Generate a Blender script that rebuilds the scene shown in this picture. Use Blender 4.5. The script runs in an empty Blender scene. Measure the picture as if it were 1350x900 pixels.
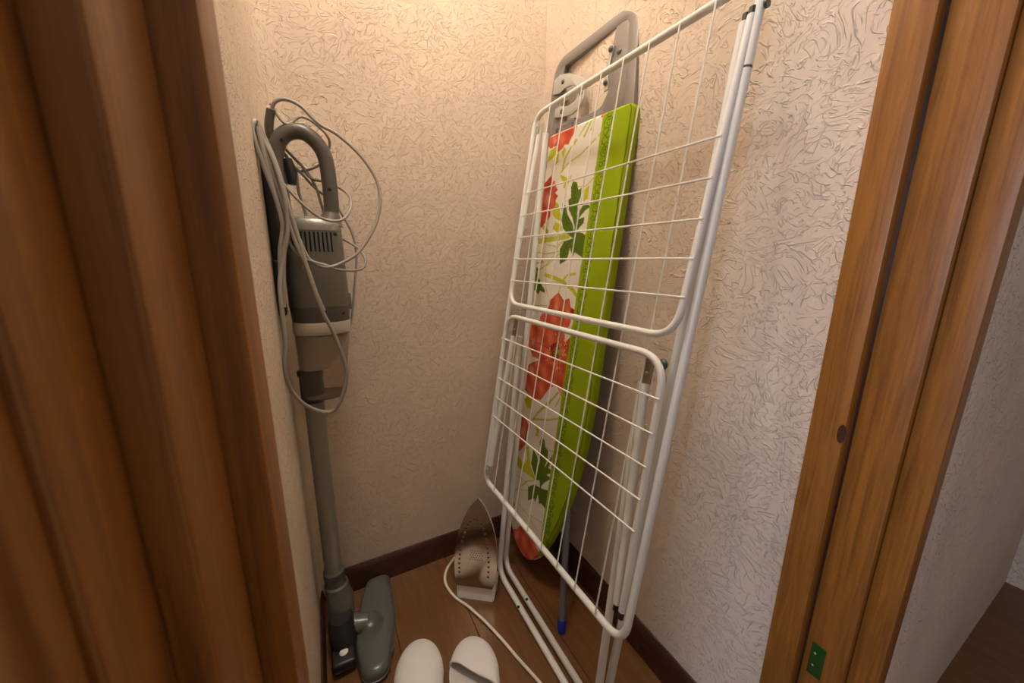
import bpy, bmesh, math, random
import numpy as np
from mathutils import Vector, Matrix
from math import sin, cos, pi, radians
random.seed(7)
sc = bpy.context.scene
COL = sc.collection
V = Vector

# ---------------------------------------------------------------- camera
PITCH, YAW, ROLL, FPX = radians(12.321), radians(27.766), radians(.4718), 479.66
F = V((sin(YAW)*cos(PITCH), cos(YAW)*cos(PITCH), -sin(PITCH)))
R0 = V((cos(YAW), -sin(YAW), 0)); U0 = R0.cross(F)
R = R0*cos(ROLL)+U0*sin(ROLL); U = U0*cos(ROLL)-R0*sin(ROLL)
cam = bpy.data.cameras.new('camera'); camo = bpy.data.objects.new('camera', cam); COL.objects.link(camo)
cam.sensor_width = 36; cam.lens = FPX/1350*36; cam.clip_start = .01
cam.dof.use_dof = True; cam.dof.focus_distance = .95; cam.dof.aperture_fstop = 9
camo.matrix_world = Matrix(((R.x, U.x, -F.x, 0), (R.y, U.y, -F.y, 0), (R.z, U.z, -F.z, 1.0), (0, 0, 0, 1)))
sc.camera = camo
# ---------------------------------------------------------------- world, lights, exposure
wd = bpy.data.worlds.new('world'); sc.world = wd; wd.use_nodes = True
wd.node_tree.nodes['Background'].inputs[0].default_value = (.62, .62, .66, 1)
wd.node_tree.nodes['Background'].inputs[1].default_value = .05
def light(name, kind, loc, energy, color, size=.1, target=None, sy=None):
    l = bpy.data.lights.new(name, kind); l.energy = energy; l.color = color
    if kind == 'AREA':
        l.size = size
        if sy: l.shape = 'RECTANGLE'; l.size_y = sy
    else: l.shadow_soft_size = size
    o = bpy.data.objects.new(name, l); COL.objects.link(o); o.location = loc
    if target: o.rotation_euler = (V(target)-V(loc)).to_track_quat('-Z', 'Y').to_euler()
    return o
light('closet_lamp_light', 'POINT', (.17, .66, 2.48), 25, (1, .925, .84), .05)
light('hall_window_light', 'AREA', (-1.5, -.52, 1.25), 17, (.70, .79, 1), .35, (.66, .35, .8), .9)
light('hall_fill_light', 'POINT', (.15, -.55, 2.2), 3, (1, .92, .84), .12)  # unseen fill light, added in the hallway to brighten the camera side
vs = sc.view_settings; vs.view_transform = 'Standard'; vs.look = 'None'; vs.gamma = 1; vs.use_curve_mapping = False; vs.exposure = 0.27

# ---------------------------------------------------------------- materials
def mat(name, col, rough=.5, metal=0, spec=.5, **kw):
    m = bpy.data.materials.new(name); m.use_nodes = True
    b = m.node_tree.nodes['Principled BSDF']
    b.inputs['Base Color'].default_value = (*col, 1); b.inputs['Roughness'].default_value = rough
    b.inputs['Metallic'].default_value = metal; b.inputs['Specular IOR Level'].default_value = spec
    for k, v in kw.items(): b.inputs[k.replace('_', ' ')].default_value = v
    return m
class N:
    def __init__(s, m): s.t = m.node_tree; s.b = s.t.nodes['Principled BSDF']
    def n(s, typ, **kw):
        nd = s.t.nodes.new(typ)
        for k, v in kw.items():
            if k in nd.inputs: nd.inputs[k].default_value = v
            else: setattr(nd, k, v)
        return nd
    def l(s, a, b): s.t.links.new(a, b)
    def math(s, op, a, b=None, clamp=False):
        nd = s.n('ShaderNodeMath', operation=op, use_clamp=clamp)
        for i, x in enumerate((a, b)):
            if x is None: continue
            if isinstance(x, (int, float)): nd.inputs[i].default_value = x
            else: s.l(x, nd.inputs[i])
        return nd.outputs[0]
    def ramp(s, fac, stops):
        nd = s.n('ShaderNodeValToRGB'); e = nd.color_ramp.elements
        while len(e) < len(stops): e.new(.5)
        for i, (p, c) in enumerate(stops): e[i].position = p; e[i].color = (*c, 1) if len(c) == 3 else c
        s.l(fac, nd.inputs[0]); return nd.outputs[0]
def grain_bump(m, scale=300, strength=.1, dist=.001):
    g = N(m); tc = g.n('ShaderNodeTexCoord'); no = g.n('ShaderNodeTexNoise', Scale=scale, Detail=3.0)
    g.l(tc.outputs['Object'], no.inputs['Vector'])
    bp = g.n('ShaderNodeBump', Strength=strength, Distance=dist); g.l(no.outputs[0], bp.inputs['Height']); g.l(bp.outputs[0], g.b.inputs['Normal'])
    return m
def wallpaper(name, col):
    m = mat(name, col, .72, 0, .25); g = N(m)
    tc = g.n('ShaderNodeTexCoord'); co = tc.outputs['Object']
    hs = None      # strands: short creases running in many directions, pressed into the paper
    sp = g.n('ShaderNodeSeparateXYZ'); g.l(co, sp.inputs[0]); cm = g.n('ShaderNodeCombineXYZ')
    g.l(g.math('ADD', sp.outputs[0], sp.outputs[1]), cm.inputs[0]); g.l(sp.outputs[2], cm.inputs[1])
    wn = g.n('ShaderNodeTexNoise', Scale=9.0, Detail=1.0); g.l(cm.outputs[0], wn.inputs['Vector'])
    mx = g.n('ShaderNodeVectorMath', operation='SCALE'); g.l(wn.outputs['Color'], mx.inputs[0]); mx.inputs['Scale'].default_value = .11
    ad = g.n('ShaderNodeVectorMath', operation='ADD'); g.l(cm.outputs[0], ad.inputs[0]); g.l(mx.outputs[0], ad.inputs[1])
    for k, (sc_, ang, off, wdt) in enumerate(((84, 25, 0, .036), (95, 80, 7.3, .038), (90, -35, 17.7, .038), (112, 140, 31.1, .047), (105, 5, 44.3, .042))):
        rt = g.n('ShaderNodeVectorRotate', rotation_type='Z_AXIS'); rt.inputs['Angle'].default_value = radians(ang); g.l(ad.outputs[0], rt.inputs['Vector'])
        mp = g.n('ShaderNodeMapping'); mp.inputs['Location'].default_value = (off, off*1.7, off*.6); mp.inputs['Scale'].default_value = (.34, 1, 1)
        g.l(rt.outputs[0], mp.inputs['Vector'])
        no = g.n('ShaderNodeTexNoise', Scale=float(sc_), Detail=0.0); g.l(mp.outputs[0], no.inputs['Vector'])
        d = g.math('ABSOLUTE', g.math('SUBTRACT', no.outputs[0], .5))
        ridge = g.math('SUBTRACT', 1, g.math('DIVIDE', d, wdt), True)
        ms = g.n('ShaderNodeTexNoise', Scale=sc_*1.3, Detail=0.0); g.l(mp.outputs[0], ms.inputs['Vector'])
        mk = g.math('MULTIPLY', g.math('SUBTRACT', ms.outputs[0], .52), 7, True)
        r = g.math('MULTIPLY', ridge, mk)
        hs = r if hs is None else g.math('ADD', hs, r)
    fine = g.n('ShaderNodeTexNoise', Scale=420.0, Detail=2.0); g.l(co, fine.inputs['Vector'])
    h = g.math('ADD', hs, g.math('MULTIPLY', fine.outputs[0], .16))
    bp = g.n('ShaderNodeBump', Strength=.85, Distance=.00165); g.l(h, bp.inputs['Height']); g.l(bp.outputs[0], g.b.inputs['Normal'])
    big = g.n('ShaderNodeTexNoise', Scale=3.2, Detail=2.0); g.l(co, big.inputs['Vector'])
    c = g.ramp(big.outputs[0], [(.35, tuple(x*.93 for x in col)), (.65, tuple(min(1, x*1.05) for x in col))])
    g.l(c, g.b.inputs['Base Color'])
    return m
def wood(name, dark, light_, scale=(1, 1, 1), rough=.35, knots=True, coat=.3, ns=14):
    m = mat(name, light_, rough); g = N(m)
    tc = g.n('ShaderNodeTexCoord'); oi = g.n('ShaderNodeObjectInfo')
    ad = g.n('ShaderNodeVectorMath', operation='ADD'); sv = g.n('ShaderNodeVectorMath', operation='SCALE')
    cb = g.n('ShaderNodeCombineXYZ'); 
    for i in range(3): g.l(oi.outputs['Random'], cb.inputs[i])
    g.l(cb.outputs[0], sv.inputs[0]); sv.inputs['Scale'].default_value = 9.0
    g.l(tc.outputs['Object'], ad.inputs[0]); g.l(sv.outputs[0], ad.inputs[1])
    mp = g.n('ShaderNodeMapping'); mp.inputs['Scale'].default_value = scale; g.l(ad.outputs[0], mp.inputs['Vector'])
    n1 = g.n('ShaderNodeTexNoise', Scale=float(ns), Detail=5.0, Distortion=1.2); g.l(mp.outputs[0], n1.inputs['Vector'])
    n2 = g.n('ShaderNodeTexNoise', Scale=ns*7.0, Detail=2.0); g.l(mp.outputs[0], n2.inputs['Vector'])
    f = g.math('ADD', g.math('MULTIPLY', n1.outputs[0], .75), g.math('MULTIPLY', n2.outputs[0], .25))
    c = g.ramp(f, [(.34, dark), (.64, light_)])
    g.l(c, g.b.inputs['Base Color']); g.b.inputs['Coat Weight'].default_value = coat; g.b.inputs['Coat Roughness'].default_value = .2
    bp = g.n('ShaderNodeBump', Strength=.08, Distance=.001); g.l(f, bp.inputs['Height']); g.l(bp.outputs[0], g.b.inputs['Normal'])
    return m
M = dict(
    paper=wallpaper('embossed_wallpaper', (.70, .585, .465)),
    ceil=mat('ceiling_white', (.75, .73, .7), .8),
    jamb=wood('varnished_pine', (.19, .068, .009), (.33, .128, .018), (9, 9, .35), .45, coat=.06),
    floor=wood('laminate', (.115, .047, .014), (.175, .075, .021), (5, .5, 5), .36, ns=7, coat=.15),
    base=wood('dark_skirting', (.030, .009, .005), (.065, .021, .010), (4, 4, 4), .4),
    white=mat('white_enamel', (.80, .81, .78), .28, 0, .5),
    wire=mat('white_coated_wire', (.86, .85, .80), .35),
    steel=mat('steel', (.55, .54, .52), .3, 1),
    plate=mat('dull_metal_plate', (.36, .31, .26), .38, .8),
    dust=mat('brown_dust', (.22, .16, .11), .9),
    black=mat('black_plastic', (.012, .012, .013), .4),
    hole=mat('dark_hole', (.006, .006, .006), .9),
    vac=mat('grey_green_plastic', (.15, .145, .115), .32, .1),
    vacs=mat('silver_grey_plastic', (.26, .26, .235), .22, .35),
    band=mat('dark_grey_plastic', (.085, .08, .07), .35),
    hand=mat('grey_handle_plastic', (.105, .098, .085), .36),
    tube=mat('grey_metal_tube', (.29, .285, .24), .34, .3),
    rim=mat('milky_plastic', (.50, .45, .38), .35),
    head=mat('floor_head_grey', (.105, .112, .098), .28),
    cord=mat('grey_cord', (.33, .31, .275), .4),
    wcord=mat('white_woven_cord', (.78, .72, .64), .7),
    iron=mat('white_plastic', (.80, .77, .74), .3),
    sole=mat('soleplate_metal', (.50, .42, .34), .13, 1),
    frame=mat('grey_lacquered_steel', (.235, .22, .21), .33, .3),
    rest=mat('light_grey_metal', (.50, .52, .50), .3, .5),
    rivet=mat('dark_rivet', (.10, .12, .11), .4, .5),
    leg=mat('blue_grey_steel', (.17, .175, .2), .4, .5),
    blue=mat('blue_rubber', (.01, .03, .36), .4),
    slip=grain_bump(mat('white_terry', (.83, .82, .81), .95, 0, .1), 900, .35, .0008),
    insole=mat('grey_insole', (.62, .58, .55), .95, 0, .1),
    green=mat('green_gloss', (.012, .055, .01), .12),
)
for k in ('wcord',): grain_bump(M[k], 1500, .4, .0006)
for k in ('white', 'vac', 'frame', 'tube'): grain_bump(M[k], 160, .04, .0006)
# smoky translucent dust cup
m = mat('smoky_clear_plastic', (.80, .71, .60), .16); m.node_tree.nodes['Principled BSDF'].inputs['Transmission Weight'].default_value = .9
m.node_tree.nodes['Principled BSDF'].inputs['IOR'].default_value = 1.15
M['cup'] = m
# printed cotton: the print is stored on the cloth as a colour attribute
m = mat('printed_cotton', (1, 1, 1), .8, 0, .15); g = N(m); at_ = g.n('ShaderNodeVertexColor', layer_name='print'); g.l(at_.outputs[0], g.b.inputs['Base Color'])
tc = g.n('ShaderNodeTexCoord'); wv = g.n('ShaderNodeTexNoise', Scale=700.0); g.l(tc.outputs['Object'], wv.inputs[0])
fo = g.n('ShaderNodeTexNoise', Scale=9.0, Detail=2.0); g.l(tc.outputs['Object'], fo.inputs[0])
bp = g.n('ShaderNodeBump', Strength=.25, Distance=.004); g.l(g.math('ADD', g.math('MULTIPLY', wv.outputs[0], .05), fo.outputs[0]), bp.inputs['Height']); g.l(bp.outputs[0], g.b.inputs['Normal'])
M['cotton'] = m

# ---------------------------------------------------------------- builders
def link(name, me, m, parent=None, smooth=True, **props):
    if smooth:
        for p in me.polygons: p.use_smooth = True
    if m is not None and not me.materials: me.materials.append(M[m])
    o = bpy.data.objects.new(name, me); COL.objects.link(o)
    if parent is not None:
        o.parent = parent; o.matrix_parent_inverse = parent.matrix_world.inverted() if False else Matrix.Translation(-parent.location)
    for k, v in props.items(): o[k] = v
    return o
def raw(name, vs_, fs):
    me = bpy.data.meshes.new(name); me.from_pydata([tuple(v) for v in vs_], [], fs); me.update(); return me
def thing(name, loc, label, category, group=None):
    o = bpy.data.objects.new(name, None); COL.objects.link(o); o.location = loc; o.empty_display_size = .05
    o['label'] = label; o['category'] = category
    if group: o['group'] = group
    return o
def sharp(o, ang=35):
    o.data.set_sharp_from_angle(angle=radians(ang)); return o
def box(name, lo, hi, m, parent=None, bev=0, seg=2, **props):
    lo, hi = V(lo), V(hi); bm = bmesh.new(); bmesh.ops.create_cube(bm, size=1)
    for v in bm.verts: v.co = V([lo[i]+(v.co[i]+.5)*(hi[i]-lo[i]) for i in range(3)])
    if bev: bmesh.ops.bevel(bm, geom=bm.edges[:], offset=bev, segments=seg, affect='EDGES', profile=.5)
    me = bpy.data.meshes.new(name); bm.to_mesh(me); bm.free()
    o = link(name, me, m, parent, bool(bev), **props); return sharp(o) if bev else o
def sweep_data(path, r, seg=10, closed=False, r2=None):
    P = [V(p) for p in path]; n = len(P); vs_, fs = [], []
    T = []
    for i in range(n):
        a = P[(i-1) % n] if (closed or i > 0) else P[i]; b = P[(i+1) % n] if (closed or i < n-1) else P[i]
        T.append((b-a).normalized())
    up = V((0, 0, 1)) if abs(T[0].z) < .9 else V((1, 0, 0))
    nrm = (up-T[0]*up.dot(T[0])).normalized()
    for i in range(n):
        nrm = (nrm-T[i]*nrm.dot(T[i])).normalized(); bi = T[i].cross(nrm)
        rr = r[i] if isinstance(r, (list, tuple)) else r
        rb = rr if r2 is None else (r2[i] if isinstance(r2, (list, tuple)) else r2)
        for k in range(seg):
            a = 2*pi*k/seg; vs_.append(P[i]+nrm*cos(a)*rr+bi*sin(a)*rb)
    m_ = n if closed else n-1
    for i in range(m_):
        j = (i+1) % n
        for k in range(seg): fs.append((i*seg+k, i*seg+(k+1) % seg, j*seg+(k+1) % seg, j*seg+k))
    if not closed: fs.append(tuple(range(seg))[::-1]); fs.append(tuple((n-1)*seg+k for k in range(seg)))
    return vs_, fs
def tube(name, path, r, m, parent=None, seg=10, closed=False, r2=None, **props):
    return sharp(link(name, raw(name, *sweep_data(path, r, seg, closed, r2)), m, parent, True, **props), 50)
def fillet(pts, rad, n=7, closed=False):
    P = [V(p) for p in pts]; out = []; N_ = len(P)
    for i, p in enumerate(P):
        if not closed and i in (0, N_-1): out.append(p); continue
        a, b = P[i-1], P[(i+1) % N_]; u, w = (a-p), (b-p)
        d = min(rad, u.length*.48, w.length*.48); A = p+u.normalized()*d; B = p+w.normalized()*d
        for k in range(n+1):
            t = k/n; out.append(A*(1-t)**2+p*2*t*(1-t)+B*t*t)
    return out
def smooth_path(pts, k=6):
    P = [V(p) for p in pts]; out = []
    for i in range(len(P)-1):
        a = P[max(i-1, 0)]; b = P[i]; c = P[i+1]; d = P[min(i+2, len(P)-1)]
        for j in range(k):
            t = j/k; out.append(.5*((2*b)+(c-a)*t+(2*a-5*b+4*c-d)*t*t+(3*b-a-3*c+d)*t**3))
    out.append(P[-1]); return out
def loft(name, rings, m, parent=None, cap=True, crease=None, **props):
    n = len(rings[0]); vs_ = [p for r_ in rings for p in r_]; fs = []
    for i in range(len(rings)-1):
        for k in range(n): fs.append((i*n+k, i*n+(k+1) % n, (i+1)*n+(k+1) % n, (i+1)*n+k))
    if cap: fs.append(tuple(range(n))[::-1]); fs.append(tuple((len(rings)-1)*n+k for k in range(n)))
    o = link(name, raw(name, vs_, fs), m, parent, True, **props)
    bm = bmesh.new(); bm.from_mesh(o.data); bmesh.ops.recalc_face_normals(bm, faces=bm.faces[:]); bm.to_mesh(o.data); bm.free()
    return sharp(o, 40)
def ring(cx, cy, z, rx, ry, n=32, e=2.4, ax=None):
    out = []
    for k in range(n):
        a = 2*pi*k/n; c, s = cos(a), sin(a)
        out.append(V((cx+rx*math.copysign(abs(c)**(2/e), c), cy+ry*math.copysign(abs(s)**(2/e), s), z)))
    return out
def disc(name, c, nrm, r, h, m, parent=None, dome=False, seg=16, **props):
    c, nrm = V(c), V(nrm).normalized(); q = nrm.to_track_quat('Z', 'Y'); rings = []
    prof = [(1, 0), (1, 1)] if not dome else [(1, 0), (.92, .4), (.72, .75), (.4, .95), (.1, 1)]
    for a, b in prof: rings.append([c+q @ V((r*a*cos(2*pi*k/seg), r*a*sin(2*pi*k/seg), h*b)) for k in range(seg)])
    return loft(name, rings, m, parent, **props)
def prism(name, pts, O, e1, e2, e3, thick, m, parent=None, bev=0, seg=2, holes=(), **props):
    """polygon (u,v) in the plane O,e1,e2 thickened from w=0 to w=thick along e3"""
    bm = bmesh.new(); vs_ = [bm.verts.new(O+e1*a+e2*b) for a, b in pts]
    f = bm.faces.new(vs_); r_ = bmesh.ops.extrude_face_region(bm, geom=[f])
    for v in r_['geom']:
        if isinstance(v, bmesh.types.BMVert): v.co += e3*thick
    bmesh.ops.recalc_face_normals(bm, faces=bm.faces[:])
    if bev:
        ed = [e for e in bm.edges if any(len(f.verts) > 4 or len(pts) == 4 for f in e.link_faces) and e.calc_face_angle(0) > .6]
        bmesh.ops.bevel(bm, geom=ed, offset=bev, segments=seg, affect='EDGES', profile=.5)
    me = bpy.data.meshes.new(name); bm.to_mesh(me); bm.free()
    return sharp(link(name, me, m, parent, True, **props), 40)
def tag(o, label, cat, group=None):
    o['label'] = label; o['category'] = cat
    if group: o['group'] = group
    return o

# ---------------------------------------------------------------- the setting
XL, XR, YB, YF, HT = -.081, .673, 1.074, .24, 2.62
S = dict(kind='structure')
fl = box('floor', (-1.9, -1.3, -.05), (1.9, YB+.1, -.009), 'floor', **S)
# laminate planks, laid along the depth of the closet, joints recessed
xs = [-.155, .045, .2425, .4405, .5005+.138, .84]
xs = [.4985+.1985*k for k in range(-4, 3)]
cuts = {0: [.2], 1: [.02], 2: [-.1], 3: [.35], 4: [.05], 5: [.1]}
for k in range(len(xs)-1):
    ys = [-.6]+cuts.get(k, [.4])+[YB+.03]
    for a, b in zip(ys[:-1], ys[1:]):
        box('plank', (xs[k]+.0006, a+.0006, -.009), (xs[k+1]-.0006, b-.0006, 0), 'floor', fl, .0009, 1)
# back wall with its sheets of wallpaper; the seams are real gaps
wb = box('wall_back', (XL-.1, YB+.001, -.02), (XR+.1, YB+.1, HT), 'paper', **S)
SX, SZ = .2825, .494
for a, b, c, d in ((XL-.01, SX-.0005, 0, HT), (SX+.0005, XR+.01, 0, SZ-.0004), (SX+.0005, XR+.01, SZ+.0004, HT)):
    box('wallpaper_sheet', (a, YB, c), (b, YB+.0012, d), 'paper', wb)
wr = box('wall_right', (XR+.001, YF-.125, -.02), (XR+.1, YB+.1, HT), 'paper', **S)
for a, b in ((YF-.125, .8437), (.8449, YB)):
    box('wallpaper_sheet', (XR, a, 0), (XR+.0012, b, HT), 'paper', wr)
wl = box('wall_left', (XL-.1, YF-.125, -.02), (XL, YB+.1, HT), 'paper', **S)
# paper pulled round the left corner in a soft bulge
ptsc = [(XL, YB-.06), (XL+.004, YB-.03), (XL+.012, YB-.013), (XL+.026, YB-.004), (XL+.045, YB), (XL-.01, YB+.01)]
prism('wallpaper_fold', ptsc, V((0, 0, 0)), V((1, 0, 0)), V((0, 1, 0)), V((0, 0, 1)), HT, 'paper', wl)
box('wall_hall_opposite', (-1.9, -1.3, -.05), (1.9, -1.2, HT), 'paper', **S)
box('wall_hall_end_left', (-2.0, -1.3, -.05), (-1.9, .235, HT), 'paper', **S)
box('wall_hall_end_right', (1.9, -1.3, -.05), (2.0, .235, HT), 'paper', **S)
cl = box('ceiling', (-1.9, -1.3, HT), (1.9, YB+.1, HT+.06), 'ceil', **S)
# the wall of the hallway on both sides of the door
box('wall_front_left', (-1.9, .128, -.02), (XL-.1, .235, HT), 'paper', **S)
box('wall_front_right', (XR+.1, .128, -.02), (1.9, .235, HT), 'paper', **S)
box('wall_front_right', (XR-.006, .128, -.02), (XR+.1, .232, HT), 'paper', **S)
box('wall_above_door', (XL-.1, .14, 2.03), (XR+.1, .235, HT), 'paper', **S)
def skirting(name, prof, a, b, m='base'):   # prof: (distance from wall, height); a->b along the wall, wall on the left side
    a, b = V(a), V(b); d = (b-a).normalized(); n_ = V((d.y, -d.x, 0))
    return prism(name, prof, a, n_, V((0, 0, 1)), d, (b-a).length, m, **S)
prof = [(0, 0), (.022, 0), (.022, .006), (.014, .022), (.011, .055), (.008, .068), (.004, .074), (0, .075)]
skirting('baseboard_back', prof, (XL, YB, 0), (XR, YB, 0))
skirting('baseboard_right', prof, (XR, YB, 0), (XR, YF, 0))
skirting('baseboard_left', [(0, 0), (.010, 0), (.009, .04), (.005, .05), (0, .051)], (XL, YF, 0), (XL, YB, 0))

# door frame: each jamb is three stepped boards, so it shows its rebates
df = bpy.data.objects.new('door_frame', None); COL.objects.link(df); df['kind'] = 'structure'; df.name = 'door_1'
ZT = 2.0
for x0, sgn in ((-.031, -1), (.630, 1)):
    box('jamb_board', (min(x0+sgn*.022, x0+sgn*.06), .190, 0), (max(x0+sgn*.022, x0+sgn*.06), .2, ZT), 'base', df)  # dark strip behind the board gap, groove shade put into its colour
    for k, (ya, yb, dx) in enumerate(((.1985, .24, 0), (.144, .1945, .0145), (.112, .144, .026))):
        xa = x0+sgn*dx; xb = x0+sgn*.06
        box('jamb_board', (min(xa, xb), ya+.0003, 0), (max(xa, xb), yb-.0003, ZT), 'jamb', df, .0018, 2)
for (ya, yb, dz) in ((.193, .24, 0), (.144, .193, .0145), (.112, .144, .026)):
    box('head_board', (-.057, ya, ZT-.03+dz), (.656, yb, ZT+.05), 'jamb', df, .0018)
box('casing_board', (-.135, .100, 0), (-.060, .127, ZT+.05), 'jamb', df, .004, 3)
box('casing_board', (.659, .112, 0), (.676, .1275, ZT+.05), 'jamb', df, .002, 2)
# knot in the right jamb
o = disc('wood_knot', (.630, .2016, .768), (-1, 0, 0), .005, .0006, 'base', df); 
for v in o.data.vertices: v.co.z = .768+(v.co.z-.768)*2.8
# green strike on the right jamb
t = thing('strike_plate', (.6445, .1665, .37), 'small glossy green plate on the right-hand wooden door jamb, low down', 'plate')
box('plate', (.6425, .168, .356), (.6446, .1865, .415), 'green', t, .0008)
for z in (.375, .398): disc('screw', (.6425, .1765+.004*(z > .37), z), (-1, 0, 0), .0018, .0008, 'steel', t, True)
# ceiling lamp of the closet (above the frame)
t = thing('ceiling_lamp', (.17, .66, HT), 'bare warm bulb in a socket on the closet ceiling', 'lamp')
loft('socket', [ring(.17, .66, HT-z, r_, r_, 20, 2) for z, r_ in ((0, .05), (.012, .05), (.02, .022), (.07, .02))], 'white', t)

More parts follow.
